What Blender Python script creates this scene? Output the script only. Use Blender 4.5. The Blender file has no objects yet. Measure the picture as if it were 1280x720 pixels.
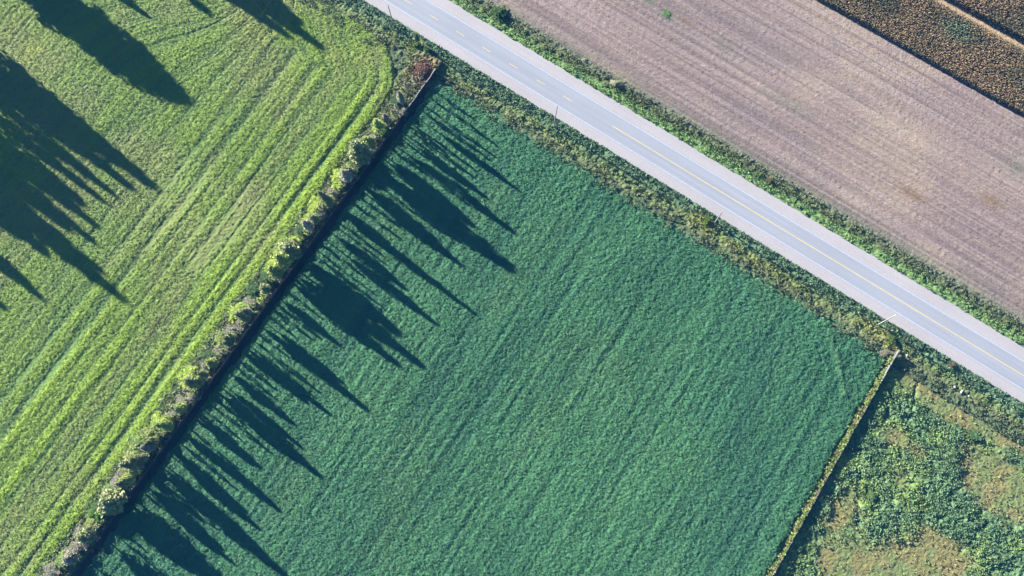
import bpy, math, random
import numpy as np
from mathutils import Vector, Matrix

R = math.radians
# ------------------------------------------------------------------ camera, sky, sun, exposure
sc = bpy.context.scene
TILT, F, DIST = R(9.8), 853.0, 185.0          # drone pitched 9.8 degrees off straight down
H = DIST * math.cos(TILT)
cam_data = bpy.data.cameras.new('camera')
cam_data.sensor_width = 36.0
cam_data.lens = 36.0 * F / 1280.0
cam_data.clip_end = 20000
cam_data.clip_start = 1.0
cam = bpy.data.objects.new('camera', cam_data)
cam.location = (0, 0, H)
cam.rotation_euler = (TILT, 0, 0)
sc.collection.objects.link(cam)
sc.camera = cam

SUN_EL = R(14.0)
SUN_DIR = R(-37.0)                             # heading of the shadows on the ground
sd = Vector((math.cos(SUN_DIR) * math.cos(SUN_EL), math.sin(SUN_DIR) * math.cos(SUN_EL), -math.sin(SUN_EL)))
world = bpy.data.worlds.new('World')
sc.world = world
world.use_nodes = True
wn = world.node_tree
bg = wn.nodes['Background']
sky = wn.nodes.new('ShaderNodeTexSky')
sky.sky_type = 'NISHITA'
sky.sun_disc = False
sky.sun_elevation = SUN_EL
sky.sun_rotation = math.atan2(-sd.x, -sd.y)
sky.air_density = 0.55
sky.dust_density = 0.0
sky.ozone_density = 4.0
wn.links.new(sky.outputs['Color'], bg.inputs['Color'])
bg.inputs['Strength'].default_value = 0.05
sun_data = bpy.data.lights.new('sun', 'SUN')
sun_data.energy = 5.0
sun_data.angle = R(0.6)
sun_data.color = (1.0, 0.95, 0.88)
sun = bpy.data.objects.new('sun', sun_data)
sun.rotation_euler = sd.to_track_quat('-Z', 'Y').to_euler()
sun.location = (-60, 60, 150)
sc.collection.objects.link(sun)
sc.view_settings.view_transform = 'Standard'
sc.view_settings.look = 'None'
sc.view_settings.exposure = 2.55
sc.view_settings.gamma = 1.0
sc.view_settings.use_curve_mapping = False

# ------------------------------------------------------------------ coordinates
ROAD_A = R(-33.15)                             # road heading; fences run square to it
ES = np.array([math.cos(ROAD_A), math.sin(ROAD_A)])
ET = np.array([-math.sin(ROAD_A), math.cos(ROAD_A)])

def ground_pt(px, py, z=0.0):
    x = (px - 640) / F
    y = -(py - 360) / F
    k = (H - z) / (math.cos(TILT) - y * math.sin(TILT))
    return np.array([x * k, (y * math.cos(TILT) + math.sin(TILT)) * k])

def st(px, py, z=0.0):
    p = ground_pt(px, py, z)
    return float(p @ ES), float(p @ ET)

def proj(s, t, z=0.0):
    X = s * ES[0] + t * ET[0]
    Y = s * ES[1] + t * ET[1]
    dz = z - H
    yc = Y * math.cos(TILT) + dz * math.sin(TILT)
    zc = -Y * math.sin(TILT) + dz * math.cos(TILT)
    return 640 + F * X / -zc, 360 - F * yc / -zc

SD_S = math.cos(SUN_DIR - ROAD_A)
SD_T = math.sin(SUN_DIR - ROAD_A)

# the lines of the place, in metres along (s) and across (t) the road
T_MID = st(870, 221.4)[1]
T_SW_LINE, T_NE_LINE = T_MID - 3.35, T_MID + 3.45
T_SW, T_NE = T_MID - 6.5, T_MID + 6.85         # outer edges of the gravel shoulders
S_F1 = st(326, 390, .9)[0]                     # fence along the hedge
S_F2 = st(1045, 578, 1.2)[0]                   # fence by the rough pasture
T_CROP = st(900, 322)[1]                       # roadside edge of the crop
T_BROWN = st(900, 180)[1]                      # roadside edge of the bare field
T_CORN = st(1152, 73.5)[1]
T_PATH0 = st(1250, 52)[1] 
T_PATH1 = T_PATH0 + 3.4
VERGE = T_SW - T_CROP

# ------------------------------------------------------------------ noise
def lattice(seed):
    return np.random.default_rng(seed).random((256, 256)).astype(np.float32)
_lat = {}
def vn(x, y, seed=0):
    """smooth value noise, 0..1"""
    if seed not in _lat:
        _lat[seed] = lattice(seed + 11)
    L = _lat[seed]
    x = np.asarray(x, np.float64); y = np.asarray(y, np.float64)
    xi = np.floor(x).astype(np.int64); yi = np.floor(y).astype(np.int64)
    fx = x - xi; fy = y - yi
    fx = fx * fx * (3 - 2 * fx); fy = fy * fy * (3 - 2 * fy)
    x0, x1, y0, y1 = xi & 255, (xi + 1) & 255, yi & 255, (yi + 1) & 255
    return (L[x0, y0] * (1 - fx) + L[x1, y0] * fx) * (1 - fy) + (L[x0, y1] * (1 - fx) + L[x1, y1] * fx) * fy
def fbm(x, y, seed=0, o=3):
    v = 0; a = 1; tot = 0
    for i in range(o):
        v = v + a * vn(x * 2 ** i + 7.3 * i, y * 2 ** i - 3.1 * i, seed + i)
        tot += a; a *= .55
    return v / tot
def sm(a, b, x):
    k = np.clip((x - a) / (b - a), 0, 1)
    return k * k * (3 - 2 * k)
def mix(a, b, k):
    k = np.asarray(k)[..., None]
    return np.asarray(a) * (1 - k) + np.asarray(b) * k

# ------------------------------------------------------------------ object helpers
col = sc.collection
def tag(o, label=None, cat=None, group=None, kind=None):
    if label: o['label'] = label
    if cat: o['category'] = cat
    if group: o['group'] = group
    if kind: o['kind'] = kind
    return o
def link(name, me, mat=None, parent=None, in_st=False):
    o = bpy.data.objects.new(name, me)
    col.objects.link(o)
    if mat is not None and len(me.materials) == 0: me.materials.append(mat)
    if parent is not None: o.parent = parent
    elif in_st: o.rotation_euler = (0, 0, ROAD_A)
    return o
def np_mesh(name, verts, faces, colors=None, smooth=False):
    """faces: (n,3) or (n,4) int array"""
    me = bpy.data.meshes.new(name)
    verts = np.ascontiguousarray(verts, np.float32); faces = np.ascontiguousarray(faces, np.int32)
    n, k = faces.shape
    me.vertices.add(len(verts)); me.vertices.foreach_set('co', verts.ravel())
    me.loops.add(n * k); me.loops.foreach_set('vertex_index', faces.ravel())
    me.polygons.add(n)
    me.polygons.foreach_set('loop_start', np.arange(0, n * k, k, dtype=np.int32))
    try: me.polygons.foreach_set('loop_total', np.full(n, k, np.int32))
    except Exception: pass
    me.polygons.foreach_set('use_smooth', np.full(n, smooth, bool))
    if colors is not None:
        a = me.color_attributes.new('tint', 'FLOAT_COLOR', 'POINT')
        c = np.ones((len(verts), 4), np.float32); c[:, :3] = colors
        a.data.foreach_set('color', c.ravel())
    me.update(); me.validate()
    return me
def axis(lo, hi, step):
    return np.linspace(lo, hi, max(2, int(round((hi - lo) / step)) + 1))
def sheet(name, s, t, zf, mat, step_cull=None, parent=None, smooth=False):
    """a grid sheet in road coordinates; zf(s,t) -> z, rgb. Faces far outside the view are dropped"""
    S, T = np.meshgrid(s, t, indexing='ij')
    z, rgb = zf(S, T)
    z = np.broadcast_to(z, S.shape)
    ns, nt = S.shape
    idx = np.arange(ns * nt).reshape(ns, nt)
    f = np.stack([idx[:-1, :-1], idx[1:, :-1], idx[1:, 1:], idx[:-1, 1:]], -1).reshape(-1, 4)
    if step_cull is not None:
        px, py = proj(S, T)
        ok = ((px > -step_cull) & (px < 1280 + step_cull) & (py > -step_cull) & (py < 720 + step_cull)).ravel()
        f = f[ok[f].all(1)]
        used = np.zeros(ns * nt, bool); used[f.ravel()] = True
        remap = np.cumsum(used) - 1
        f = remap[f]
    else:
        used = np.ones(ns * nt, bool)
    v = np.stack([S.ravel(), T.ravel(), z.ravel()], -1)[used]
    c = None if rgb is None else np.broadcast_to(rgb, S.shape + (3,)).reshape(-1, 3)[used]
    return link(name, np_mesh(name, v, f, c, smooth), mat, parent, in_st=True)

# ------------------------------------------------------------------ materials
def material(name, color=None, attr=False, rough=.9, spec=.15, noise=None, transl=0.0, bump=None, object_tint=False):
    """noise: (scale, amount[, stretch]); bump: (scale, strength[, stretch])"""
    m = bpy.data.materials.new(name); m.use_nodes = True
    nt = m.node_tree; N = nt.nodes; L = nt.links
    b = N['Principled BSDF']
    b.inputs['Roughness'].default_value = rough
    b.inputs['Specular IOR Level'].default_value = spec
    tc = N.new('ShaderNodeTexCoord')
    def coords(stretch):
        mp = N.new('ShaderNodeMapping'); L.new(tc.outputs['Object'], mp.inputs['Vector'])
        mp.inputs['Scale'].default_value = stretch
        return mp.outputs['Vector']
    if attr:
        a = N.new('ShaderNodeAttribute'); a.attribute_name = 'tint'; c = a.outputs['Color']
    else:
        rgb = N.new('ShaderNodeRGB'); rgb.outputs[0].default_value = (*color, 1); c = rgb.outputs[0]
    if object_tint:
        oi = N.new('ShaderNodeObjectInfo')
        mx = N.new('ShaderNodeMix'); mx.data_type = 'RGBA'; mx.blend_type = 'MULTIPLY'; mx.inputs['Factor'].default_value = 1
        L.new(c, mx.inputs[6]); L.new(oi.outputs['Color'], mx.inputs[7]); c = mx.outputs[2]
    for nz in (noise or []):
        n = N.new('ShaderNodeTexNoise'); n.inputs['Scale'].default_value = nz[0]; n.inputs['Detail'].default_value = 4
        L.new(coords(nz[2] if len(nz) > 2 else (1, 1, 1)), n.inputs['Vector'])
        mr = N.new('ShaderNodeMapRange'); L.new(n.outputs['Fac'], mr.inputs['Value'])
        mr.inputs['From Min'].default_value = .25; mr.inputs['From Max'].default_value = .75
        mr.inputs['To Min'].default_value = 1 - nz[1]; mr.inputs['To Max'].default_value = 1 + nz[1]
        mx = N.new('ShaderNodeMix'); mx.data_type = 'RGBA'; mx.blend_type = 'MULTIPLY'; mx.inputs['Factor'].default_value = 1
        L.new(c, mx.inputs[6]); L.new(mr.outputs['Result'], mx.inputs[7]); c = mx.outputs[2]
    L.new(c, b.inputs['Base Color'])
    if bump:
        n = N.new('ShaderNodeTexNoise'); n.inputs['Scale'].default_value = bump[0]; n.inputs['Detail'].default_value = 3
        L.new(coords(bump[2] if len(bump) > 2 else (1, 1, 1)), n.inputs['Vector'])
        bp = N.new('ShaderNodeBump'); bp.inputs['Strength'].default_value = 1; bp.inputs['Distance'].default_value = bump[1]
        L.new(n.outputs['Fac'], bp.inputs['Height']); L.new(bp.outputs['Normal'], b.inputs['Normal'])
    if transl > 0:
        tr = N.new('ShaderNodeBsdfTranslucent'); L.new(c, tr.inputs['Color'])
        ms = N.new('ShaderNodeMixShader'); ms.inputs[0].default_value = transl
        L.new(b.outputs[0], ms.inputs[1]); L.new(tr.outputs[0], ms.inputs[2])
        L.new(ms.outputs[0], N['Material Output'].inputs['Surface'])
    return m

M_crop = material('crop_leaves', attr=True, noise=[(2.6, .18), (.05, .10)], spec=.1)
M_hay = material('mown_hay', attr=True, noise=[(3.0, .18)], spec=.1)
M_soil = material('bare_soil', attr=True, noise=[(1.0, .12, (.06, 2.6, 1)), (2.6, .30)], bump=(1.0, .10, (1.6, 3.0, 1)), spec=.08)
M_grass = material('rough_grass', attr=True, noise=[(2.2, .22)], spec=.1)
M_leaf = material('leaves', attr=True, transl=.25, spec=.15, rough=.7)
M_leaf_obj = material('tree_leaves', attr=True, transl=.22, spec=.12, rough=.75, object_tint=True)
M_bark = material('bark', (.16, .13, .11), noise=[(3.0, .3)], rough=.95)
M_ground = material('ground_earth', (.085, .095, .05), noise=[(.25, .3), (1.5, .25)])
M_asphalt = material('worn_asphalt', (.252, .266, .292), noise=[(.05, .05), (.35, .06, (.02, 2.4, 1)), (.8, .07, (.04, 1.6, 1)), (3, .05)], rough=.85, spec=.2)
M_gravel = material('pale_gravel', (.322, .305, .300), noise=[(.08, .05), (.6, .05, (.05, 1.2, 1)), (2.5, .07)], rough=.95, spec=.1)
M_white = material('white_road_paint', (.37, .40, .45), noise=[(1.2, .12), (6, .1)])
M_yellow = material('yellow_road_paint', (.50, .42, .16), noise=[(1.0, .1), (6, .1)])
M_wood = material('weathered_wood', (.34, .32, .31), noise=[(1.5, .3), (6, .2)], rough=.95)
M_oldwood = material('old_dark_wood', (.055, .05, .048), noise=[(1.5, .3), (6, .2)], rough=.95)
M_pole = material('grey_pole_wood', (.20, .195, .18), noise=[(4, .15)], rough=.9)
M_porcelain = material('porcelain', (.55, .55, .55), rough=.3, noise=[(3, .05)])
M_stone = material('pale_stone', (.34, .34, .33), noise=[(3, .15)])
M_corn = material('dry_corn_leaves', attr=True, transl=.15, rough=.8, spec=.1)

# ------------------------------------------------------------------ ground sheet to the horizon
def ditch(T):
    """height of the land across the road: roadbed raised, a ditch on both sides"""
    o = T_SW - T                     # metres out from the south-west gravel edge
    z = np.interp(o, [-7, 0, .6, 3.2, 4.6, 5.6, VERGE - 1.5, VERGE, 60], [.25, .15, .05, -.45, -.75, -.7, -.25, 0, 0])
    q = T - T_NE
    zn = np.interp(q, [-7, 0, .5, 2.0, 2.8, 4.2, 5.5], [.25, .15, .05, -.3, -.45, -.2, 0])
    return np.where(T > T_MID, zn, z)
far = [-1500, -900, -600, -300]
gs = np.concatenate([far, axis(-200, 230, 10), -np.array(far[::-1])])
gt = np.concatenate([far, axis(-150, T_CROP - 2, 8), axis(T_CROP - 1, T_SW, .8), [T_MID], axis(T_NE, T_NE + 6, .6), axis(T_NE + 10, 220, 8), -np.array(far[::-1])])
g = sheet('ground', gs, np.unique(gt), lambda S, T: (ditch(T) - .12, None), M_ground)
tag(g, kind='structure')

# ------------------------------------------------------------------ road
def strip(name, t0, t1, s0, s1, z, mat, parent=None, step=12.0):
    s = axis(s0, s1, step)
    o = sheet(name, s, np.array([t0, (t0 + t1) / 2, t1]), lambda S, T: (z(T) if callable(z) else z, None), mat)
    if parent is not None:
        o.rotation_euler = (0, 0, 0); o.parent = parent
    return o
RS0, RS1 = -1450, 1450
crown = lambda T: .27 - .012 * np.abs(T - T_MID)
def jag_strip(name, t_in, t_out, z_in, z_out):
    """gravel shoulder with an uneven outer edge"""
    s = np.concatenate([[-1450, -700], axis(-200, 230, .5), [700, 1450]])
    sg = 1 if t_out > t_in else -1
    k = np.linspace(0, 1, 5)
    S, K = np.meshgrid(s, k, indexing='ij')
    T = t_in + (t_out - t_in) * K + sg * (K > .99) * (.5 * fbm(S / 3.0, S * 0, 31) + .35 * vn(S / .9, S * 0, 32) - .35)
    Z = z_in + (z_out - z_in) * K
    idx = np.arange(S.size).reshape(S.shape)
    f = np.stack([idx[:-1, :-1], idx[1:, :-1], idx[1:, 1:], idx[:-1, 1:]], -1).reshape(-1, 4)
    if sg < 0: f = f[:, ::-1]
    return link(name, np_mesh(name, np.stack([S.ravel(), T.ravel(), Z.ravel()], -1), f), M_gravel, in_st=True)
road = strip('road', T_SW_LINE - .25, T_NE_LINE + .25, RS0, RS1, crown, M_asphalt)
tag(road, kind='structure')
for a, b in ((T_SW_LINE - .25, T_SW), (T_NE_LINE + .25, T_NE)):
    tag(jag_strip('gravel_shoulder', a, b, .222, .13), kind='structure')
strip('edge_line', T_SW_LINE - .11, T_SW_LINE + .11, RS0, RS1, lambda T: crown(T) + .008, M_white, road)
strip('edge_line', T_NE_LINE - .11, T_NE_LINE + .11, RS0, RS1, lambda T: crown(T) + .008, M_white, road)
s_solid = st(766, 156)[0]
strip('centre_line', T_MID - .11, T_MID + .11, s_solid, RS1, .278, M_yellow, road)
s_first = st(505, 0)[0]
per = (st(703.7, 121)[0] - s_first) / 6
for k in range(-14, 7):
    s0 = s_first + k * per
    strip('centre_dash', T_MID - .1, T_MID + .1, s0, s0 + 2.9, .278, M_yellow, road)

# ------------------------------------------------------------------ crop field (lush blue-green)
STEP = .30
CULL = 46
def bottom_t(): return st(640, 790)[1] - 90
ridge = [st(1028, 395), st(1037, 418), st(1047, 450), st(1055, 492)]
def seg_dist(S, T, pts):
    d = np.full(S.shape, 1e9)
    for (a, b), (c, e) in zip(pts[:-1], pts[1:]):
        vx, vy = c - a, e - b
        k = np.clip(((S - a) * vx + (T - b) * vy) / (vx * vx + vy * vy), 0, 1)
        d = np.minimum(d, np.hypot(S - a - k * vx, T - b - k * vy))
    return d
def blob(S, T, pts):
    """soft patches: (px, py, radius s, radius t, weight)"""
    v = np.zeros(S.shape)
    for px, py, ra, rb, w in pts:
        a, b = st(px, py)
        v = v + w * np.exp(-((S - a) / ra) ** 2 - ((T - b) / rb) ** 2)
    return v
def crop_z(S, T):
    edge = np.minimum.reduce([S - S_F1 - 1.5, S_F2 - .7 - S, T_CROP + 1.0 - T])
    wob = 1.6 * (fbm(S / 1.8, T / 1.8, 3) - .35)
    lump = fbm(S / .85, T / .95, 5, 2) - .5
    fine = vn(S / .42, T / .42, 9) - .5
    rows = fbm(S / 1.25, T / 15.0, 14, 2) - .5
    broad = fbm(S / 6.5, T / 48.0, 17, 3) - .5
    edge_big = np.exp(-np.maximum(T_CROP - T, 0) / 9.0) + .5 * np.exp(-np.maximum(S_F2 - S, 0) / 7.0)
    z = .42 + .125 * lump * (1 + 1.2 * edge_big) + .12 * fine + .19 * rows * (1 - .6 * edge_big) + .20 * broad + .55 * (fbm(S / 26, T / 34, 21, 2) - .5)
    rd = seg_dist(S, T, ridge)
    z = z + .17 * np.exp(-(rd / .8) ** 2)
    z = z * sm(-.2, .9, edge - wob) - .25 * (1 - sm(-.6, .5, edge - wob))
    big = fbm(S / 16, T / 30, 41, 3)
    c = mix((.042, .122, .060), (.053, .144, .065), sm(.3, .7, big))
    c = mix(c, (.030, .092, .056), np.clip(-broad * 1.8, 0, .6) + .55 * np.clip(blob(S, T, [(925, 640, 5, 16, 1), (600, 300, 10, 12, .4)]), 0, 1))  # darker bands and patches paint the crop's uneven sheen into its colour
    y = sm(.52, .78, fbm(S / 9, T / 22, 47, 3)) * .28 + .35 * np.exp(-(rd / 1.0) ** 2)
    c = mix(c, (.082, .162, .066), np.clip(y, 0, 1))
    c = mix(c, (.05, .125, .045), .4 * np.exp(-np.maximum(edge, 0) / 1.5))
    return z + .02, c
crop = sheet('crop_canopy', axis(S_F1 + .3, S_F2 - .3, STEP), axis(-110, T_CROP + 2.2, STEP), crop_z, M_crop, CULL)
tag(crop, 'dense blue-green leafy crop filling the large central field', 'crop', kind='stuff')

# ------------------------------------------------------------------ hay field (left)
HEDGE_W = 6.6
S_HAY = S_F1 - HEDGE_W
T_HAY = st(420, 10)[1]
bands = [(.9, .9, .5), (2.6, 1.1, 1.0), (4.6, .55, -.9), (6.5, 1.2, .9), (8.3, .45, -.5), (10.2, 1.4, .35), (13.0, .5, -.5), (15.5, 2.2, -.15),
         (18.2, .7, -.5), (20.4, 1.2, .55), (22.5, .6, -.4), (25.2, 1.3, .4), (28.2, 1.2, .8), (30.6, 1.1, -1.0), (33.6, 1.6, .3), (37, 1.0, -.7), (41, 1.8, .2), (45, 1.2, -.4),
         (50, 2, .2), (56, 1.2, -.35), (62, 2, .25), (70, 1.4, -.3)]
def hay_fields(S, T):
    d = S_HAY - S
    q = T_HAY - T
    RC = 17.0
    dc = np.where((d < RC) & (q < RC), RC - np.hypot(np.maximum(RC - d, 0), np.maximum(RC - q, 0)), np.where(q < RC, np.minimum(d, np.maximum(q, 0) + .0 * d), d))
    dc = np.where((d >= RC) & (q < RC), RC + (d - RC) * .6 + (q - RC) * .8, dc)
    w = sm(38, 62, d)
    bend = .022 * np.maximum(T - (T_HAY - 52), 0) ** 2
    ph = dc + w * bend + .6 * (fbm(S / 9, T / 14, 60) - .5)
    return d, q, dc, ph
def hay_z(S, T):
    d, q, dc, ph = hay_fields(S, T)
    st_amp = np.zeros(S.shape)
    fade = .45 + .55 * sm(6, 26, q)
    for c0, w0, a0 in bands:
        st_amp = st_amp + a0 * np.exp(-((ph - c0) / w0) ** 2)
    st_amp = st_amp * (.55 + .9 * fbm(S / 10, T / 22, 63, 2)) * fade
    along = T + .0 * S
    streak = fbm(ph / .8, along / 16, 66, 3) - .5
    streak2 = fbm(ph / 2.6, along / 40, 69, 2) - .5
    lump = fbm(S / .8, T / .8, 72, 2) - .5
    z = .22 + .12 * st_amp + .14 * streak + .11 * streak2 + .145 * lump + .08 * (vn(S / .4, T / .4, 75) - .5) + .5 * (fbm(S / 30, T / 30, 78, 2) - .5)
    wob = 1.6 * (fbm(S / 3, T / 3, 81) - .4)
    inside = np.minimum(dc - wob, 60)
    inside = np.where(d > 17, np.minimum(inside, q - wob), inside)
    k = sm(-.4, .8, inside)
    z = z * k + ditch(T) - .45 * (1 - sm(-.8, .2, inside))
    lime = np.array((.186, .272, .028)); mid = np.array((.126, .196, .042)); dark = np.array((.068, .128, .046)); olive = np.array((.158, .182, .062))
    near = np.exp(-np.maximum(d, 0) / 26)
    v = st_amp * .55 + streak2 * .7 + streak * .45
    c = mix(mid, lime, np.clip(v + .12 + .25 * near, 0, 1))
    c = mix(c, dark, np.clip(-v * .9 - .04, 0, .85))
    ol = sm(.42, .75, fbm(S / 17, T / 20, 84, 3) + .12 * sm(30, 70, d)) * .7
    ol = np.clip(ol + .45 * np.exp(-((dc - 15.5) / 2.2) ** 2), 0, 1)
    c = mix(c, olive, ol * (1 - .6 * np.clip(st_amp, 0, 1)))
    yel = blob(S, T, [(45, 62, 4, 7, .8), (20, 20, 5, 5, .5), (430, 60, 7, 6, .4), (318, 40, 6, 4, .4)])
    c = mix(c, (.21, .24, .045), np.clip(yel * fbm(S / 3, T / 3, 88) * 1.6, 0, .8))
    return z, c
hay = sheet('hay_meadow', axis(-190, S_HAY + 1.5, STEP), axis(-110, T_HAY + 1.5, STEP), hay_z, M_hay, CULL)
tag(hay, 'striped yellow-green mown hay meadow on the left side', 'meadow', kind='stuff')

# ------------------------------------------------------------------ bare field (top right)
def brown_z(S, T):
    rows = .5 + .5 * np.cos(2 * np.pi * (T + .15 * (vn(S / 30, T / 5, 91) - .5)) / 1.52)
    streak = fbm(S / 45, T / .55, 93, 2) - .5
    z = .03 + .06 * rows + .12 * streak + .09 * (fbm(S / .9, T / .8, 95, 2) - .5) + .3 * (fbm(S / 40, T / 25, 97, 2) - .5)
    k = sm(-.3, .9, T - T_BROWN - 1.2 * (fbm(S / 2.5, T / 2.5, 99) - .35))
    z = z * k - .25 * (1 - k)
    base = np.array((.198, .149, .128)); tan = np.array((.238, .184, .140)); grey = np.array((.160, .126, .116))
    c = mix(base, tan, sm(.45, .72, fbm(S / 26, T / 13, 101, 3)))
    c = mix(c, grey, .6 * sm(.5, .75, fbm(S / 30, T / 7, 104, 3)))
    c = mix(c, (.30, .255, .235), np.clip(streak * 1.2, 0, .4))
    c = mix(c, (.12, .095, .095), np.clip(-streak * 1.9, 0, .6))
    c = mix(c, (.30, .235, .165), .7 * np.clip(blob(S, T, [(1130, 160, 14, 5, .7), (1090, 225, 18, 5, .5), (1230, 235, 9, 4, .4)]) * (.3 + 1.2 * fbm(S / 5, T / 2, 106, 3)), 0, 1))
    gr = blob(S, T, [(834, 18, 1.6, 1.4, 1.2), (812, 2, 2, 1.2, .6), (905, 58, 2, 1.5, .35), (990, 130, 7, 2, .25), (1275, 210, 5, 3, .3)]) * (.4 + fbm(S / .9, T / .9, 107))
    c = mix(c, (.075, .12, .06), np.clip(gr, 0, .85))
    br = blob(S, T, [(1140, 243, 3.2, 1.0, 1.1), (1240, 252, 3.0, 1.4, 1.0), (857, 27, 1.5, .7, .7)]) * (.5 + fbm(S / .9, T / .9, 109))
    c = mix(c, (.14, .09, .045), np.clip(br, 0, .6))
    e = np.exp(-np.maximum(T - T_BROWN - .6, 0) / 1.6) * (.4 + fbm(S / 1.5, T / 1.5, 111))
    c = mix(c, (.09, .12, .065), np.clip(e, 0, .7))
    return z, c
br = sheet('ploughed_field', axis(-120, 210, .45), axis(T_BROWN - 1, T_CORN + 1.5, .19), brown_z, M_soil, CULL)
tag(br, kind='structure')
def path_z(S, T):
    z = .02 + .1 * (fbm(S / .9, T / .9, 121) - .5)
    c = mix((.36, .25, .15), (.30, .24, .14), fbm(S / 3, T / 1, 123))
    return z, c
pt = sheet('farm_track', axis(20, 215, .4), axis(T_PATH0 - 1.6, T_PATH1 + .8, .3), path_z, M_soil, CULL + 20)
tag(pt, kind='structure')

# ------------------------------------------------------------------ verges and ditches
def verge_sw(S, T):
    o = T_SW - T
    n1 = fbm(S / 1.3, T / 1.3, 131, 3); n2 = fbm(S / 7, T / 2.5, 134, 3)
    z = ditch(T) + .06 + .5 * (n1 - .35) * np.interp(o, [-.2, .5, 9], [.1, 1, 1]) + .15 * (vn(S / .4, T / .4, 137) - .5)
    z = np.where(o < .15, np.minimum(z, .12), z) - .7 * sm(T_CROP - .5, T_CROP - 1.3, T) * (S > S_F2 - 1)
    green = np.array((.085, .140, .070)); olive = np.array((.112, .150, .056)); brown = np.array((.092, .096, .055)); dk = np.array((.062, .090, .045))
    b = o + 2.4 * (n2 - .5)
    c = mix(green, olive, sm(2.6, 4.2, b))
    c = mix(c, brown,   .5 * sm(4.6, 6.4, b + 1.2 * (n1 - .5)))
    c = mix(c, dk, .7 * sm(6.6, 8.2, b))
    yl = blob(S, T, [(878, 275, 4, 1.6, 1), (1108, 425, 4, 2, .9), (940, 320, 12, 1.2, .5), (520, 55, 2, 2, .8), (1085, 405, 4, 1.6, .7)]) * (.5 + n1)
    c = mix(c, (.20, .19, .045), np.clip(yl * .8, 0, .6))
    return z, c
vg = sheet('verge_grass', axis(-150, 210, .32), axis(T_CROP - 2.8, T_SW + .15, .28), verge_sw, M_grass, CULL)
tag(vg, 'weedy ditch and grass verge between road and crop', 'grass', kind='stuff')
def verge_ne(S, T):
    q = T - T_NE
    W = T_BROWN - T_NE
    n1 = fbm(S / 1.2, T / 1.0, 141, 3); n2 = fbm(S / 8, T / 2.5, 144, 3)
    z = ditch(T) + .05 + .4 * (n1 - .35) * np.interp(q, [-.2, .5, 9], [.1, 1, 1]) + .12 * (vn(S / .4, T / .4, 147) - .5)
    z = np.where(q < .15, np.minimum(z, .12), z)
    b = (q + 1.6 * (n2 - .5)) / W
    c = mix((.120, .195, .065), (.095, .135, .050), sm(.38, .55, b))
    c = mix(c, (.095, .100, .050), .5 * sm(.55, .75, b))
    c = mix(c, (.11, .12, .075), sm(.85, 1.05, b))
    return z, c
vg2 = sheet('verge_grass', axis(-130, 210, .32), axis(T_NE - .15, T_BROWN + 1.4, .25), verge_ne, M_grass, CULL)
tag(vg2, 'bright lime grass verge between road and bare field', 'grass', kind='stuff')

# ------------------------------------------------------------------ rough pasture (bottom right)
tan_spots = [(1252, 612, 10, 6, 1.2), (1232, 590, 6, 5, .8), (1200, 505, 17, 4.6, 1.7), (1165, 475, 8, 5, 1.4), (1120, 545, 6, 2.6, .8), (1080, 715, 9, 8, 1.3), (1150, 712, 9, 6, 1.1),
             (1050, 640, 3, 8, 1.0), (1165, 672, 5, 2.5, .8), (1195, 700, 6, 5, .7), (1118, 590, 4, 3, .55), (1140, 455, 4, 3, .6), (1240, 530, 7, 3, .7), (1040, 700, 4, 4, .6)]
def pasture_fields(S, T):
    tn = blob(S, T, tan_spots)
    tn = tn + .55 * (fbm(S / 5, T / 5, 151, 3) - .5)
    return sm(.12, .78, tn + .5 * (fbm(S / 1.6, T / 1.6, 152, 2) - .5))
tracks = [[st(1165, 462), st(1146, 478), st(1140, 510), st(1134, 535)], [st(1112, 490), st(1107, 520), st(1103, 530)], [st(1074, 590), st(1072, 620), st(1073, 655)],
          [st(1200, 690), st(1235, 652)], [st(1165, 655), st(1192, 640)]]
def pasture_z(S, T):
    k = pasture_fields(S, T)
    lump = fbm(S / 2.1, T / 1.9, 154, 3)
    tr = np.min([seg_dist(S, T, p) for p in tracks], axis=0)
    green_z = .24 + .7 * (lump - .35) + .25 * (vn(S / .5, T / .5, 157) - .5) + .5 * (fbm(S / 8, T / 8, 158) - .5)
    tan_z = .15 + .18 * (fbm(S / 1.2, T / 1.2, 159) - .5) + .1 * (vn(S / .4, T / .4, 160) - .5)
    z = green_z * (1 - k) + tan_z * k
    z = z - .22 * np.exp(-((tr + .5 * (lump - .5)) / .55) ** 2)
    e = np.minimum(S - S_F2 - .2, T_CROP - T - .3) - .8 * (fbm(S / 2, T / 2, 162) - .4)
    z = z * sm(-.3, .8, e) - .3 * (1 - sm(-.5, .3, e))
    c = mix((.086, .150, .068), (.138, .205, .066), sm(.35, .7, fbm(S / 6, T / 6, 164, 3)))
    tanc = mix((.158, .148, .054), (.180, .168, .068), fbm(S / 3, T / 3, 166, 3))
    tanc = mix(tanc, (.18, .14, .07), .25 * sm(.55, .75, fbm(S / 6, T / 6, 168, 2)))
    tanc = mix(tanc, (.12, .16, .06), .75 * sm(.42, .62, fbm(S / 4, T / 4, 169, 2)))
    return z, mix(c, tanc, k)
ps = sheet('rough_pasture', axis(S_F2 + .1, 210, STEP), axis(-110, T_CROP + .6, STEP), pasture_z, M_grass, CULL)
tag(ps, 'rough pasture of tan grass and green weeds beyond the fence', 'pasture', kind='stuff')

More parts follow.
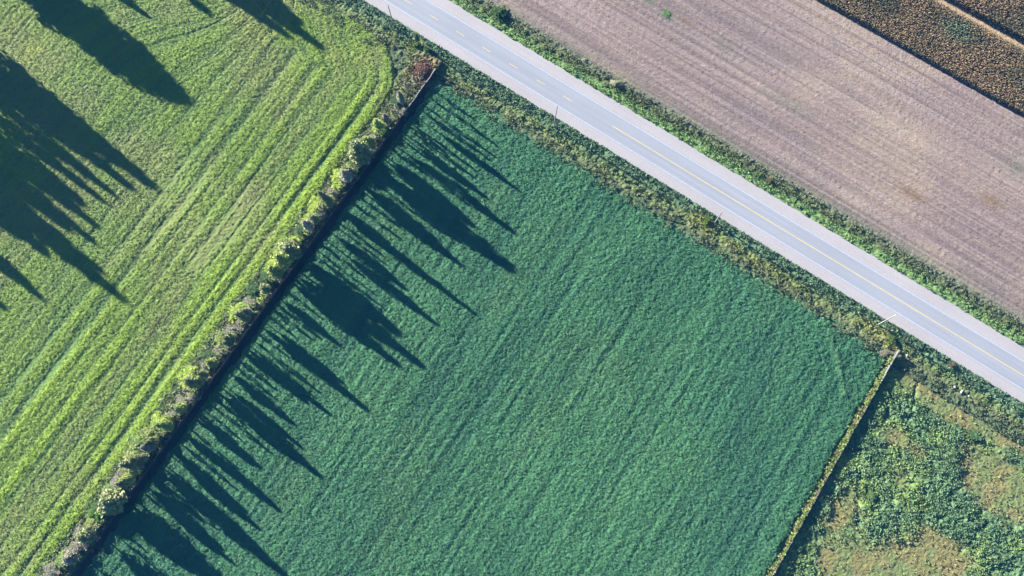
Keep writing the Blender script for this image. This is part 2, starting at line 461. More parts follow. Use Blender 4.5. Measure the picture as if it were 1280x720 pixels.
# ------------------------------------------------------------------ ground under the hedge
def hedge_z(S, T):
    n1 = fbm(S / 1.1, T / 1.1, 171, 3)
    z = .1 + .7 * (n1 - .35) + .12 * (vn(S / .4, T / .4, 173) - .5)
    z = z * (1 - .8 * sm(S_F1 - .6, S_F1 + .5, S)) - 1.2 * sm(T_CROP + .2, T_CROP + 1.5, T) * sm(S_F1 - .2, S_F1 + .6, S)
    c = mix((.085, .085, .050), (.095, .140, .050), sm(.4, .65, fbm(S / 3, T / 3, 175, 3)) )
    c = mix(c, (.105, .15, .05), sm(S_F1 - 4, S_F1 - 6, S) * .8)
    c = mix(c, (.040, .042, .034), sm(S_F1 - .4, S_F1 + .3, S))  # bare soil past the fence, coloured near-black to deepen the fence's shade band
    red = blob(S, T, [(528, 90, 3.6, 4.0, 1.8)])
    c = mix(c, (.20, .085, .05), np.clip(red * (.5 + n1), 0, .95))
    return z, c
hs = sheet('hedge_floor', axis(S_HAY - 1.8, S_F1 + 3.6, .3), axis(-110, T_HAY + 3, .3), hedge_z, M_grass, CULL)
tag(hs, 'weedy soil strip under the hedge, darkened to deepen the fence shade', 'weeds', kind='stuff')


# ------------------------------------------------------------------ leaf scatter (weeds, corn): one mesh of small faces
def leaf_mesh(name, P, size, rgb, rng, up=.5, aspect=1.6):
    """P (n,3) centres -> one folded leaf (two triangles) each"""
    n = len(P)
    a = rng.uniform(0, 2 * np.pi, n)
    el = rng.uniform(-.5, 1.0, n) * up
    size = np.broadcast_to(size, (n,)) * rng.uniform(.7, 1.35, n)
    d = np.stack([np.cos(a) * np.cos(el), np.sin(a) * np.cos(el), np.sin(el)], -1)
    sdir = np.stack([-np.sin(a), np.cos(a), rng.uniform(-.5, .5, n)], -1)
    L = (size * aspect / 2)[:, None]; W = (size / 2)[:, None]
    fold = np.zeros((n, 3)); fold[:, 2] = size * .22
    v = np.stack([P - d * L, P + sdir * W + fold, P + d * L, P - sdir * W + fold], 1).reshape(-1, 3)
    i = np.arange(n)[:, None] * 4
    f = np.concatenate([i + [0, 1, 2], i + [0, 2, 3]], 1).reshape(-1, 3)
    c = np.repeat(rgb, 4, 0)
    return np_mesh(name, v, f, c)
def in_view(S, T, m=CULL):
    px, py = proj(S, T)
    return (px > -m) & (px < 1280 + m) & (py > -m) & (py < 720 + m)
def scatter_pts(rng, s0, s1, t0, t1, dens):
    n = int((s1 - s0) * (t1 - t0) * dens)
    S = rng.uniform(s0, s1, n); T = rng.uniform(t0, t1, n)
    k = in_view(S, T)
    return S[k], T[k]
def vary(rgb, rng, amt=.3):
    return rgb * (1 + amt * (rng.random((len(rgb), 1)) * 2 - 1)) * (1 + .12 * (rng.random((len(rgb), 3)) * 2 - 1))

rng = np.random.default_rng(5)
# roadside weeds
S, T = scatter_pts(rng, -150, 210, T_CROP - 1.0, T_SW - .1, 9)
keep = fbm(S / 1.6, T / 1.2, 201, 2) > np.where(T_SW - T < 3.2, .36, .52)
S, T = S[keep], T[keep]
z, c = verge_sw(S, T)
link('verge_weed_leaves', leaf_mesh('verge_weed_leaves', np.stack([S, T, z + rng.uniform(.02, .35, len(S))], -1), .36, vary(c * 1.1, rng, .35), rng), M_leaf, in_st=True)
o = bpy.data.objects['verge_weed_leaves']; tag(o, 'leafy weeds growing thick along the ditch by the crop', 'weeds', kind='stuff')
S, T = scatter_pts(rng, -130, 210, T_NE + .1, T_BROWN + .6, 9)
keep = fbm(S / 1.5, T / 1.1, 203, 2) > .45
S, T = S[keep], T[keep]
z, c = verge_ne(S, T)
tag(link('verge_weed_leaves', leaf_mesh('verge_weed_leaves', np.stack([S, T, z + rng.uniform(.02, .3, len(S))], -1), .33, vary(c * 1.1, rng, .3), rng), M_leaf, in_st=True),
    'leafy weeds along the road verge below the bare field', 'weeds', kind='stuff')
# crop edge plants and crop leaves
S, T = scatter_pts(rng, S_F1 + .6, S_F2 - .6, -110, T_CROP + .3, 10)
z, c = crop_z(S, T)
k = z > .15
S, T, z, c = S[k], T[k], z[k], c[k]
tag(link('crop_leaves', leaf_mesh('crop_leaves', np.stack([S, T, z + rng.uniform(-.03, .09, len(S))], -1), .21, vary(c * 1.05, rng, .25), rng, up=.35), M_leaf, in_st=True),
    'uppermost leaves of the blue-green crop in the central field', 'crop', kind='stuff')
# pasture weeds
S, T = scatter_pts(rng, S_F2 + .4, 210, -110, T_CROP - .3, 13)
k = (rng.random(len(S)) > .93 * pasture_fields(S, T)) & (fbm(S / 1.5, T / 1.4, 207, 2) > .38)
S, T = S[k], T[k]
z, c = pasture_z(S, T)
tag(link('pasture_weed_leaves', leaf_mesh('pasture_weed_leaves', np.stack([S, T, z + rng.uniform(.0, .22, len(S))], -1), .34, vary(c * 1.1, rng, .35), rng, up=.6), M_leaf, in_st=True),
    'tangled leafy weeds over the rough pasture at lower right', 'weeds', kind='stuff')
# hay stubble tufts
S, T = scatter_pts(rng, -190, S_HAY + .5, -110, T_HAY + .5, 9)
z, c = hay_z(S, T)
k = z > ditch(T) + .05
S, T, z, c = S[k], T[k], z[k], c[k]
tag(link('hay_tufts', leaf_mesh('hay_tufts', np.stack([S, T, z + rng.uniform(-.02, .07, len(S))], -1), .20, vary(c, rng, .25), rng, up=.5, aspect=1.8), M_leaf, in_st=True),
    'loose tufts of cut grass over the striped hay meadow', 'grass', kind='stuff')
# hedge undergrowth
S, T = scatter_pts(rng, S_HAY - .8, S_F1 - .2, -110, T_HAY + 1, 16)
kk = np.hypot(S - st(528, 90)[0], T - st(528, 90)[1]) > 3.0
S, T = S[kk], T[kk]
z, c = hedge_z(S, T)
grey = np.array((.20, .185, .125))
k = (rng.random(len(S)) < .22)[:, None]
cc = np.where(k, grey, mix(c, (.15, .20, .07), np.full(len(S), .5)))
tag(link('hedge_undergrowth', leaf_mesh('hedge_undergrowth', np.stack([S, T, z + rng.uniform(.0, .8, len(S)) * sm(S_HAY - 1, S_HAY + 2.5, S)], -1), .34, vary(cc, rng, .4), rng, up=1.0), M_leaf, in_st=True),
    'tangle of weeds and dry stems under the hedge bushes', 'weeds', kind='stuff')
# tall sunlit weeds on the crop side of the pasture fence
n = 15000
T = rng.uniform(-110, T_CROP + 1.5, n); S = S_F2 - .08 - np.abs(rng.normal(0, .42, n)); k = in_view(S, T) & (fbm(S / .9, T / 1.3, 209, 3) + .25 * rng.random(len(S)) > .52); S, T = S[k], T[k]
zz = rng.uniform(.1, 1.25, len(S)) * np.exp(-(S_F2 - S) / 1.5)
cc = mix((.150, .200, .055), (.20, .195, .080), sm(.4, .75, fbm(S / 1.2, T / 1.2, 211, 2)))
tag(link('fence_weeds', leaf_mesh('fence_weeds', np.stack([S, T, zz + .25], -1), .34, vary(cc, rng, .35), rng, up=1.1), M_leaf, in_st=True),
    'strip of tall yellow-green weeds along the pasture fence', 'weeds', kind='stuff')

# corn
def corn_block(name, label, t0, t1, s0, s1, hgt, seed):
    rng = np.random.default_rng(seed)
    rows = np.arange(t0 + .2, t1, .76)
    S = np.concatenate([np.arange(s0, s1, .21) for r in rows]); T = np.concatenate([np.full(len(np.arange(s0, s1, .21)), r) for r in rows])
    S = S + rng.uniform(-.08, .08, len(S)); T = T + rng.normal(0, .08, len(T))
    k = in_view(S, T, 60); S, T = S[k], T[k]
    n = len(S); NL = 5
    h = hgt * rng.uniform(.82, 1.12, n)
    P = np.repeat(np.stack([S, T], -1), NL, 0); hh = np.repeat(h, NL)
    lev = np.tile(np.linspace(.28, .95, NL), n) * hh
    m = n * NL
    a = rng.uniform(0, 2 * np.pi, m); L = rng.uniform(.45, .8, m); w = rng.uniform(.05, .085, m) * 1.6
    d = np.stack([np.cos(a), np.sin(a)], -1); p = np.stack([-np.sin(a), np.cos(a)], -1)
    def pt(r, dz, ww):
        return np.concatenate([P + d * (L * r)[:, None] + p * (w * ww)[:, None], (lev + dz * L)[:, None]], 1)
    v = np.stack([pt(0, 0, -.6), pt(0, 0, .6), pt(.5, .32, 1), pt(.5, .32, -1), pt(1.0, -.12, .1)], 1).reshape(-1, 3)
    i = np.arange(m)[:, None] * 5
    f = np.concatenate([i + [0, 1, 2], i + [0, 2, 3], i + [3, 2, 4]], 1).reshape(-1, 3)
    g = sm(.42, .7, fbm(S / 7, T / 5, seed, 3) * .8 + .2 * rng.random(n))
    c = mix((.175, .125, .068), (.095, .085, .045), g)
    gb = blob(S, T, [(1193, 42, 4, 3, 1.2)])
    c = mix(c, (.07, .12, .07), np.clip(gb, 0, .75))
    c = vary(np.repeat(c, NL, 0), rng, .35)
    o = link(name, np_mesh(name, v, f, np.repeat(c, 5, 0)), M_corn, in_st=True)
    # stalks
    q = .022
    b = np.stack([np.stack([S - q, T - q, h * 0], -1), np.stack([S + q, T, h * 0], -1), np.stack([S, T + q, h], -1), np.stack([S - q, T + q, h * 0], -1)], 1).reshape(-1, 3)
    j = np.arange(n)[:, None] * 4
    ff = np.concatenate([j + [0, 1, 2], j + [1, 3, 2]], 1).reshape(-1, 3)
    stc = vary(np.tile(np.array((.2, .16, .08)), (n, 1)), rng, .3)
    so = link('corn_stalks', np_mesh('corn_stalks', b, ff, np.repeat(stc, 4, 0)), M_corn, o)
    tag(so, kind='stuff')
    tag(o, label, 'corn', kind='stuff')
corn_block('corn_plants', 'dry brown standing corn between bare field and farm track', T_CORN, T_PATH0, 0, 215, 1.9, 301)
corn_block('corn_plants', 'dry brown standing corn beyond the track in the top corner', T_PATH1, T_PATH1 + 26, 20, 215, 2.2, 302)

# ------------------------------------------------------------------ fences
def box(bm_v, bm_f, x0, x1, y0, y1, z0, z1):
    i = len(bm_v)
    bm_v += [(x0, y0, z0), (x1, y0, z0), (x1, y1, z0), (x0, y1, z0), (x0, y0, z1), (x1, y0, z1), (x1, y1, z1), (x0, y1, z1)]
    bm_f += [(i, i + 3, i + 2, i + 1), (i + 4, i + 5, i + 6, i + 7), (i, i + 1, i + 5, i + 4), (i + 1, i + 2, i + 6, i + 5), (i + 2, i + 3, i + 7, i + 6), (i + 3, i, i + 4, i + 7)]
def box_mesh(name, boxes, mat):
    v, f = [], []
    for b in boxes: box(v, f, *b)
    me = bpy.data.meshes.new(name); me.from_pydata(v, [], f); me.update(); me.materials.append(mat)
    return me
def fence(label, s0, t_top, t_bot, height, seed, cap_w, n_pale):
    rnd = random.Random(seed)
    root = bpy.data.objects.new('board_fence', None); col.objects.link(root)
    w = s0 * ES + t_top * ET
    root.location = (w[0], w[1], 0); root.rotation_euler = (0, 0, ROAD_A)
    tag(root, label, 'fence')
    PL = 2.4
    boards = [(-.02 + .004 * (k % 3), .02 + .004 * (k % 3), -PL + .02 + k * .1975, -PL + .02 + k * .1975 + .186, .06, height - .05 - .03 * (k * 7 % 5) / 5) for k in range(12)]
    panel = box_mesh('panel', boards + [(.03, .07, -PL, 0, height * .25, height * .25 + .1), (.03, .07, -PL, 0, height * .75, height * .75 + .1)], M_oldwood)
    cap = box_mesh('cap_rail', [(-cap_w / 2, cap_w / 2, -PL + .01, -.01, height - .045, height)], M_wood)
    cap_dark = box_mesh('cap_rail', [(-.04, .04, -PL + .01, -.01, height - .045, height - .004)], M_oldwood)
    post = box_mesh('post', [(.075, .185, -.055, .055, -.4, height + .06)], M_oldwood)
    n = int((t_top - t_bot) / PL)
    for k in range(n):
        j = rnd.uniform(-.05, .05)
        for nm, me in (('post', post), ('panel', panel), ('cap_rail', cap if k < n_pale else cap_dark)):
            o = bpy.data.objects.new(nm, me); col.objects.link(o); o.parent = root
            o.location = (j, -k * PL, rnd.uniform(-.05, .03))
            o.rotation_euler = (0, rnd.uniform(-.03, .03), rnd.uniform(-.008, .008))
    return root
fence('low weathered grey board fence at the foot of the hedge', S_F1, st(547, 88, .9)[1], -88, 1.35, 1, .16, 7)
fence('weathered grey board fence between crop and rough pasture', S_F2, st(1123.5, 438, 1.2)[1], -62, 1.35, 2, .30, 4)

# ------------------------------------------------------------------ trees
def tube(verts, faces, pts, radii, n=6):
    base = len(verts)
    for i, (p, r) in enumerate(zip(pts, radii)):
        p = Vector(p)
        d = (Vector(pts[min(i + 1, len(pts) - 1)]) - Vector(pts[max(i - 1, 0)])).normalized()
        u = d.orthogonal().normalized(); w = d.cross(u)
        for k in range(n):
            a = 2 * math.pi * k / n
            verts.append(tuple(p + u * (r * math.cos(a)) + w * (r * math.sin(a))))
    for i in range(len(pts) - 1):
        for k in range(n):
            a = base + i * n + k; b = base + i * n + (k + 1) % n
            faces.append((a, b, b + n, a + n))
PROFILE = {
    'spindle': ([0, .12, .35, .6, .82, 1.0], [.15, .55, 1.0, .78, .36, .03]),
    'cone':    ([0, .06, .2, .5, .8, 1.0], [.45, .9, 1.0, .66, .30, .02]),
    'column':  ([0, .05, .3, .7, .88, 1.0], [.5, .9, 1.0, .9, .5, .03]),
    'ragged':  ([0, .15, .4, .65, .88, 1.0], [.9, 1.0, .85, .6, .35, .05]),
    'round':   ([0, .15, .4, .65, .88, 1.0], [.45, .85, 1.0, .9, .55, .08]),
}
def tree_meshes(name, seed, kind, crown_from, nclump, leaf, per, colors, twig=False):
    """unit tree: height 1, crown radius 1 (scaled by the object). Made at 10 m x 2 m so leaves keep their size"""
    rnd = np.random.default_rng(seed)
    HT, RD = 10.0, 2.0
    v, f = [], []
    bend = [(0, 0, -.3)] + [(.12 * math.sin(i * 1.3 + seed), .12 * math.cos(i * 1.7 + seed), HT * i / 6) for i in range(1, 7)]
    tube(v, f, bend, [.30, .26, .22, .18, .12, .07, .015], 7)
    centers = []
    for i in range(nclump):
        u = rnd.random() ** .85
        rr = np.interp(u, *PROFILE[kind]) * RD
        a = rnd.uniform(0, 2 * np.pi)
        if kind in ('round', 'ragged'): rr = rr * (.8 + .35 * math.sin(2 * a + seed) + .25 * math.sin(5 * a + 2 * seed + 4 * u))
        r = rr * (rnd.random() ** .5) * (1.05 if rnd.random() < .85 else 1.25)
        zc = HT * (crown_from + (1 - crown_from) * u) * .985
        centers.append((r * math.cos(a), r * math.sin(a), zc))
    for i in rnd.choice(nclump, min(nclump, 18), replace=False):
        x, y, zc = centers[i]
        z0 = max(.4, zc - .5 - .7 * math.hypot(x, y))
        tube(v, f, [(0, 0, z0), (x * .55, y * .55, z0 + (zc - z0) * .6), (x, y, zc)], [.055, .035, .008], 4)
    mt = bpy.data.meshes.new(name + '_trunk'); mt.from_pydata(v, [], f); mt.update(); mt.materials.append(M_bark)
    C = np.array(centers)
    P = np.repeat(C, per, 0) + rnd.normal(0, .27, (nclump * per, 3)) * [1, 1, .9]
    base = np.array(colors)[rnd.integers(0, len(colors), nclump)]
    c = vary(np.repeat(base, per, 0), rnd, .25)
    me = leaf_mesh(name + '_crown', P, leaf, c, rnd, up=1.2, aspect=3.2 if twig else 1.5)
    me.materials.append(M_leaf_obj)
    return mt, me
G1 = [(.26, .31, .09), (.30, .33, .10), (.20, .27, .08)]
G2 = [(.075, .13, .05), (.09, .15, .055), (.06, .11, .04)]
G3 = [(.20, .23, .09), (.16, .20, .08), (.23, .24, .12)]
GR = [(.33, .31, .23), (.26, .245, .18), (.21, .22, .13)]
slim = [tree_meshes('slim_tree', 400 + i, 'spindle', .24 + .05 * (i % 4), 230, .36, 13, (G3, G1, G3, GR)[i % 4]) for i in range(6)]
sapling = [tree_meshes('sapling', 410 + i, 'spindle', .30, 50, .55, 8, (G3, GR, G1)[i]) for i in range(3)]
cone = [tree_meshes('cone_tree', 420 + i, 'cone', .08, 330, .38, 13, G2) for i in range(3)]
bush_leafy = [tree_meshes('leafy_bush', 440 + i, 'round', .05, 150, .36, 13, (G1, G1, G2)[i]) for i in range(3)]
column = [tree_meshes('column_tree', 480 + i, 'column', .05, 420, .40, 14, G2) for i in range(2)]
weed_clump = [tree_meshes('weed_clump', 490 + i, 'ragged', .05, 60, .50, 10, G2) for i in range(3)]
bush_grey = [tree_meshes('grey_bush', 460 + i, 'round', .05, 80, .20, 12, GR, True) for i in range(2)]

def plant(name, label, cat, s, t, height, radius, meshes, rot, group, z=0.0, tint=(1, 1, 1)):
    root = bpy.data.objects.new(name, None); col.objects.link(root)
    w = s * ES + t * ET
    root.location = (w[0], w[1], z); root.rotation_euler = (0, 0, rot)
    tag(root, label, cat, group)
    for nm, me in (('trunk', meshes[0]), ('crown', meshes[1])):
        o = bpy.data.objects.new(nm, me); col.objects.link(o); o.parent = root
        rs = radius / 2.0
        o.scale = (rs, rs, height / 10.0) if nm == 'crown' else (max(.5, min(rs, 1.6)),) * 2 + (height / 10.0,)
        o.color = (*tint, 1)
    return root
rnd = random.Random(3)
TAN = math.tan(SUN_EL)
ORD = ['first', 'second', 'third', 'fourth', 'fifth', 'sixth', 'seventh', 'eighth', 'ninth', 'tenth', 'eleventh', 'twelfth', 'thirteenth', 'fourteenth', 'fifteenth', 'sixteenth',
       'seventeenth', 'eighteenth', 'nineteenth', 'twentieth'] 
ORD += ['twenty-' + o for o in ORD[:9]] + ['thirtieth'] + ['thirty-' + o for o in ORD[:9]] + ['fortieth'] + ['forty-' + o for o in ORD[:9]] + ['fiftieth'] + ['fifty-' + o for o in ORD[:9]] + ['sixtieth'] + ['sixty-' + o for o in ORD[:9]] + ['seventieth'] + ['seventy-' + o for o in ORD[:9]] + ['eightieth'] + ['eighty-' + o for o in ORD[:9]] + ['ninetieth'] + ['ninety-' + o for o in ORD[:9]] + ['hundredth'] + ['hundred-and-' + o for o in ORD[:19]]
# tips of the shadows in the crop, with the half-width of the crown in metres
tips = [(648, 238, 1.0), (608, 247, 1.1), (638, 287, 1.5), (556, 190, .8), (640, 337, 3.0), (612, 318, 2.2), (575, 330, 1.5), (592, 391, 1.1), (545, 405, 1.3), (527, 457, 1.9), (500, 418, 2.6),
        (499, 457, 1.7), (455, 410, 1.2), (460, 513, 1.5), (430, 480, .9), (386, 505, 1.2), (371, 533, 1.3), (404, 598, 1.6), (345, 548, 1.3), (352, 640, 1.3), (323, 660, 1.2), (300, 600, 1.0),
        (360, 722, 1.9), (330, 690, 1.4), (293, 705, 1.0), (285, 735, 3.0), (240, 715, 1.6), (232, 760, 1.8), (190, 770, 1.6),
        (592, 282, 1.6), (572, 262, 1.3), (545, 300, 1.6), (520, 335, 1.4), (508, 362, 1.4), (480, 442, 1.4), (470, 400, 1.5), (425, 432, 1.3), (415, 520, 1.1), (330, 588, 1.3), (378, 560, 1.0), (310, 642, 1.2), (275, 684, 1.4), (255, 652, 1.2), (220, 690, 1.5)]
trees = []
for px, py, r in tips:
    s1, t1 = st(px, py, .4)
    s0 = S_F1 - .9 - rnd.random() * .8
    L = (s1 - s0) / SD_S
    trees.append([t1 - L * SD_T, s0, L * TAN + .4, r])
ts = sorted(t for t, *_ in trees)
t_hi, t_lo = st(530, 100)[1], -82
t = t_hi - 1
while t > t_lo:
    if min(abs(t - q[0]) for q in trees) > .6:
        trees.append([t, S_F1 - .8 - rnd.random() * 1.6, rnd.uniform(3.5, 8.0), rnd.uniform(.45, .88)])
    t -= rnd.uniform(1.4, 3.0)
trees.sort(key=lambda q: -q[0])
for i, (t, s, h, r) in enumerate(trees):
    me = slim[rnd.randrange(6)]
    if r < .9: me = sapling[rnd.randrange(3)]
    if r > 2.4: me = slim[0]
    look = 'tall' if h > 8.5 else ('mid-height' if h > 6 else 'short')
    look += ' broad' if r > 2 else (' slender' if r < 1.25 else '')
    plant('hedge_tree', '%s hedge tree behind the fence, %s tree from the road end' % (look, ORD[i]), 'tree', s, t, h, r, me, rnd.random() * 6.28, 'slender trees in the hedge row', tint=(rnd.uniform(1.0, 1.5),) * 3)

# bushes: crown centres seen in the hedge (px, py, height, radius, leafy or grey, tint)
Y, N_, D_ = (1.2, 1.32, .75), (1, 1, 1), (.8, .95, .9)
bushes = [(497, 127, 2.2, 1.5, 'g', D_), (503, 140, 2.0, 1.3, 'r', N_), (484, 150, 1.8, 1.3, 'r', N_), (475, 160, 2.4, 1.6, 'g', Y), (466, 172, 2.0, 1.3, 'r', N_), (451, 192, 3.0, 1.9, 'g', Y), (444, 204, 3.2, 2.1, 'g', Y),
          (436, 210, 2.4, 1.6, 'g', N_), (424, 222, 2.6, 1.9, 'g', Y), (440, 222, 1.8, 1.3, 'r', N_), (414, 240, 2.0, 1.6, 'r', N_), (402, 252, 2.6, 1.7, 'g', Y), (393, 263, 2.6, 1.8, 'g', Y), (404, 268, 1.8, 1.4, 'r', N_),
          (385, 274, 2.4, 1.6, 'g', Y), (376, 287, 2.4, 1.6, 'g', N_), (388, 290, 1.6, 1.2, 'r', N_), (364, 303, 2.6, 1.9, 'g', Y), (354, 317, 2.6, 1.8, 'g', Y), (368, 316, 1.8, 1.3, 'r', N_), (339, 333, 2.4, 1.7, 'g', Y),
          (333, 348, 2.4, 1.6, 'g', N_), (349, 345, 1.7, 1.3, 'r', N_), (318, 364, 2.0, 1.5, 'g', D_), (330, 366, 1.8, 1.5, 'r', N_), (314, 378, 1.8, 1.6, 'r', N_), (298, 388, 2.4, 1.9, 'g', Y), (300, 404, 1.8, 1.4, 'r', N_),
          (288, 413, 2.0, 1.8, 'r', N_), (276, 425, 2.0, 1.5, 'g', N_), (274, 440, 2.0, 1.6, 'r', N_), (262, 446, 2.2, 1.7, 'g', N_), (256, 456, 2.0, 1.5, 'r', N_), (236, 474, 3.0, 2.2, 'g', Y), (255, 473, 1.8, 1.4, 'r', N_),
          (240, 494, 2.0, 1.6, 'r', N_), (229, 502, 2.0, 1.8, 'r', N_), (220, 514, 2.0, 1.7, 'r', N_), (201, 527, 2.6, 1.9, 'g', Y), (211, 522, 2.0, 1.4, 'r', N_), (189, 539, 2.8, 1.8, 'g', N_), (173, 554, 2.8, 1.9, 'g', D_),
          (165, 572, 3.2, 2.2, 'g', N_), (157, 590, 2.4, 1.8, 'r', N_), (147, 605, 2.6, 2.0, 'r', N_), (134, 617, 2.4, 1.8, 'g', D_), (125, 637, 3.2, 2.3, 'g', Y), (114, 655, 2.2, 1.6, 'g', N_), (106, 668, 2.4, 2.0, 'r', N_),
          (94, 685, 2.4, 2.0, 'r', N_), (82, 700, 2.6, 1.9, 'g', D_), (64, 716, 2.6, 2.0, 'r', N_), (50, 738, 2.8, 2.1, 'g', N_)]
for i, (px, py, h, r, k, tint) in enumerate(bushes):
    r *= 1.3 if k == 'g' else 1.2; h *= .92
    s, t = st(px, py, h * .7)
    me = (bush_leafy if k == 'g' else bush_grey)[rnd.randrange(3 if k == 'g' else 2)]
    look = {Y: 'bright yellow-green leafy', N_: 'dull green leafy', D_: 'dark green leafy'}[tint] if k == 'g' else 'grey-brown twiggy'
    plant('hedge_bush', '%s low hedge bush, %s bush from the road end' % (look, ORD[i]), 'bush', s, t, h, r, me, rnd.random() * 6.28, 'low bushes in the hedge row', z=.05, tint=tint)

# trees standing just outside the picture, whose shadows fall across the hay meadow
outside = [(192, 233, 20, 4.2, 'c', 'left edge'), (165, 235, 17, 2.4, 's', 'left edge'), (146, 246, 18, 2.0, 's', 'left edge'), (130, 252, 17.5, 2.0, 's', 'left edge'), (104, 255, 16, 2.8, 's', 'left edge'),
           (120, 282, 18.5, 2.4, 's', 'left edge'), (117, 302, 18, 2.2, 's', 'left edge'), (85, 285, 16, 3.0, 's', 'left edge'), (152, 372, 20, 3.2, 'c', 'left edge'), (128, 340, 19, 2.0, 's', 'left edge'), (60, 318, 14, 3.0, 's', 'left edge'), (52, 372, 16, 2.2, 's', 'left edge'),
           (35, 352, 15, 2.0, 's', 'left edge'), (6, 385, 13, 2.0, 's', 'left edge'), (110, 190, 15, 4.0, 'c', 'left edge'), (60, 160, 13, 4.0, 'c', 'left edge'),
           (232, 126, 17, 5.4, 'r', 'top edge'), (188, 23, 11, 1.6, 's', 'top edge'), (266, 19, 13, 2.6, 'c', 'top edge'), (300, 8, 12, 2.4, 's', 'top edge'), (362, 47, 14, 2.6, 'c', 'top edge'), (405, 62, 15, 2.8, 'c', 'top edge'), (340, 18, 13, 3.0, 's', 'top edge'), (380, 32, 14, 2.6, 's', 'top edge')]
cnt = {}
for i, (px, py, h, r, k, edge) in enumerate(outside):
    s1, t1 = st(px, py)
    L = h / TAN
    cnt[edge] = cnt.get(edge, 0) + 1
    if edge == 'left edge': r *= .9
    me = {'c': cone, 's': slim, 'r': column}[k][i % (2 if k == 'r' else 3)]
    px0, py0 = proj(s1 - L * SD_S, t1 - L * SD_T)
    plant('meadow_tree', '%s meadow tree beyond the %s, %s there, seen by its shadow' % ({'c': 'tall conical', 's': 'tall slender', 'r': 'broad round'}[k], edge, ORD[cnt[edge] - 1]),
          'tree', s1 - L * SD_S, t1 - L * SD_T, h, r, me, rnd.random() * 6.28, 'trees outside the picture')
    if px0 > -10 and py0 > -10: print('tree in frame', i, px0, py0)

# roadside shrubs
for px, py, h, r, me, tint, lab in [
        (624, 14, 1.3, 2.0, bush_leafy[2], (.8, .9, .7), 'dark green shrub on the far verge by the top edge'),
        (769, 103, 1.3, 1.2, bush_grey[0], (1.7, 1.7, 1.5), 'pale twiggy shrub on the verge below the bare field'),
        (519, 55, 1.5, 1.4, weed_clump[0], (1.3, 1.2, .7), 'yellowish shrub in the ditch by the hedge corner'),
        (534, 61, 1.3, 1.5, weed_clump[2], (.7, .8, .7), 'dark green shrub in the ditch above the hedge corner'),
        (884, 275, 1.2, 1.3, weed_clump[1], (1.5, 1.3, .6), 'yellow-green shrub in the ditch beside a utility pole'),
        (1116, 423, 1.2, 1.4, weed_clump[0], (1.3, 1.2, .8), 'yellowish shrub in the ditch near the fence end'),
        (1191, 456, 1.2, .9, bush_grey[1], (.6, .42, .4), 'dark reddish shrub on the verge close to the road'),
        (1108, 441, 1.2, 1.3, bush_grey[0], (1, .9, .9), 'grey dead shrub against the end of the pasture fence'),
        (963, 225, .9, 1.0, bush_grey[1], (.6, .48, .36), 'reddish brown shrub on the verge below the bare field'),
        (834, 18, .35, 1.5, weed_clump[0], (1.5, 1.5, 1.3), 'lone green weed clump in the bare field'),
        (1218, 545, 1.0, 2.2, weed_clump[2], (1.1, 1.15, 1.1), 'dark green shrub in the rough pasture above the tan patch'),
        (1192, 565, .9, 1.6, weed_clump[2], (1.2, 1.2, 1.1), 'dark shrub in the middle of the rough pasture'),
        (1090, 620, .9, 1.9, weed_clump[2], (1.3, 1.3, 1.1), 'low green shrub left of centre in the rough pasture')]:
    s, t = st(px, py, h * .6)
    plant('shrub', lab, 'shrub', s, t, h, r, me, rnd.random() * 6.28, None, z=float(ditch(np.array(t))) - .1, tint=tint)

# heap of dead reddish brush in the corner
s, t = st(527, 90)
rg = np.random.default_rng(77)
n = 1500
a = rg.uniform(0, 2 * np.pi, n); r = np.sqrt(rg.random(n)) * (.85 + .3 * np.sin(3 * a + 1) + .2 * np.sin(7 * a))
P = np.stack([2.8 * r * np.cos(a), 3.2 * r * np.sin(a), .3 + .8 * np.maximum(1 - r ** 2, .05) * rg.uniform(.3, 1, n)], -1)
hb = link('brush_heap', leaf_mesh('brush_heap', P, .22, vary(np.tile((.19, .108, .066), (n, 1)), rg, .45), rg, up=.8, aspect=3.0), M_leaf)
hb.location = (*(s * ES + t * ET), 0); hb.rotation_euler = (0, 0, ROAD_A)
tag(hb, 'reddish brown heap of dead brush at the hedge corner', 'brush heap')

# ------------------------------------------------------------------ utility poles
def pole(label, base, tip, height, rad):
    root = bpy.data.objects.new('utility_pole', None); col.objects.link(root)
    s, t = st(*base); b = s * ES + t * ET
    s2, t2 = st(*tip, height); e = s2 * ES + t2 * ET
    z0 = float(ditch(np.array(t))) - .2
    root.location = (b[0], b[1], z0); tag(root, label, 'utility pole', 'utility poles along the ditch')
    dx, dy = e[0] - b[0], e[1] - b[1]
    v, f = [], []
    hh = height - z0
    tube(v, f, [(dx * k, dy * k, hh * k) for k in (0, .3, .6, .85, 1)], [rad, rad * .92, rad * .82, rad * .74, rad * .68], 10)
    f.append(tuple(range(40, 50)))
    me = bpy.data.meshes.new('shaft'); me.from_pydata(v, [], f); me.update()
    for p in me.polygons: p.use_smooth = len(p.vertices) == 4
    link('shaft', me, M_pole, root)
    v, f = [], []
    tube(v, f, [(dx, dy, hh - .02), (dx, dy, hh + .1), (dx, dy, hh + .16), (dx, dy, hh + .28)], [.03, .06, .08, .03], 8)
    me = bpy.data.meshes.new('insulator'); me.from_pydata(v, [], f); me.update(); link('insulator', me, M_porcelain, root)
    v, f = [], []
    tube(v, f, [(dx * .93 + .1, dy * .93, hh * .93), (dx * .93 + .3, dy * .93, hh * .93 + .02), (dx * .93 + .3, dy * .93, hh * .93 + .16)], [.03, .03, .03], 6)
    me = bpy.data.meshes.new('bracket'); me.from_pydata(v, [], f); me.update(); link('bracket', me, M_porcelain, root)
pole('slim wooden utility pole nearest the top edge of the picture', (493, 34), (485, 7), 9.5, .16)
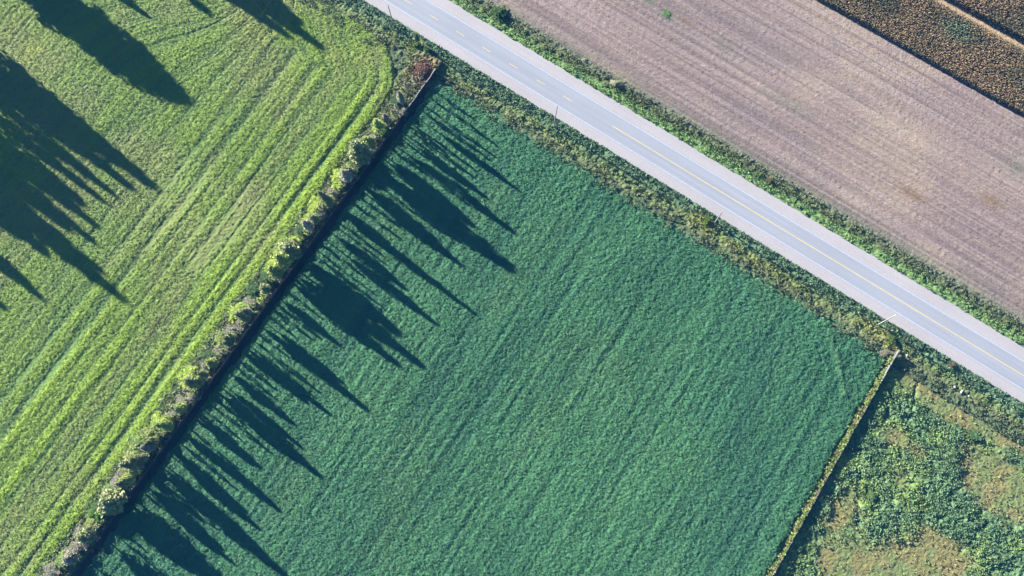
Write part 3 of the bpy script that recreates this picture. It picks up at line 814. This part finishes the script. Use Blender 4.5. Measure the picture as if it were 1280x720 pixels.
pole('slim wooden utility pole beside the ditch near the broken yellow line', (692, 158), (697, 132), 9.5, .16)
pole('pale utility pole in the ditch at the middle of the road', (894, 278), (903, 264), 8.5, .18)
pole('bright white utility pole near the end of the pasture fence', (1098, 406), (1119, 394), 8.5, .17)
# small marker stake and pale rocks in the ditch
mk = box_mesh('marker_stake', [(-.05, .05, -.05, .05, -.3, 1.3), (-.065, .065, -.065, .065, 1.305, 1.34)], M_pole)
o = link('marker_stake', mk); b = ground_pt(1101.5, 421); o.location = (b[0], b[1], -.6)
tag(o, 'short pale stake in the ditch just below the white pole', 'stake')
def rock(label, px, py, size, seed):
    rr = np.random.default_rng(seed)
    import bmesh
    bm = bmesh.new(); bmesh.ops.create_icosphere(bm, subdivisions=2, radius=1)
    for v in bm.verts: v.co *= 1 + .22 * (rr.random() - .5); 
    bmesh.ops.scale(bm, vec=(size, size * .7, size * .55), verts=bm.verts)
    me = bpy.data.meshes.new('rock'); bm.to_mesh(me); bm.free()
    o = link('rock', me, M_stone); s, t = st(px, py); b = s * ES + t * ET
    o.location = (b[0], b[1], float(ditch(np.array(t))) + .35); o.rotation_euler = (0, 0, rr.random() * 3 + ROAD_A)
    tag(o, label, 'rock', 'pale rocks in the ditch')
rock('largest pale rock in the ditch above the rough pasture', 1203, 489.5, .5, 1)
rock('pale rock just left of the largest one in the ditch', 1194.5, 484, .38, 2)
rock('small pale rock in the ditch nearest the fence end', 1134.5, 444.5, .34, 3)
rock('small pale rock in the ditch lowest beside the pasture', 1212, 495, .28, 4)

# ------------------------------------------------------------------ air: thin blue haze between the drone and the fields
v, f = [], []
box(v, f, -2200, 2200, -2200, 2200, -3.0, H + 6)
me = bpy.data.meshes.new('haze'); me.from_pydata(v, [], f); me.update()
mh = bpy.data.materials.new('haze_air'); mh.use_nodes = True
mh.node_tree.nodes.remove(mh.node_tree.nodes['Principled BSDF'])
pv = mh.node_tree.nodes.new('ShaderNodeVolumePrincipled')
pv.inputs['Color'].default_value = (.06, .38, 1.0, 1)
pv.inputs['Density'].default_value = 0.75e-4
pv.inputs['Anisotropy'].default_value = 0.0
mh.node_tree.links.new(pv.outputs['Volume'], mh.node_tree.nodes['Material Output'].inputs['Volume'])
tag(link('haze', me, mh), kind='stuff')
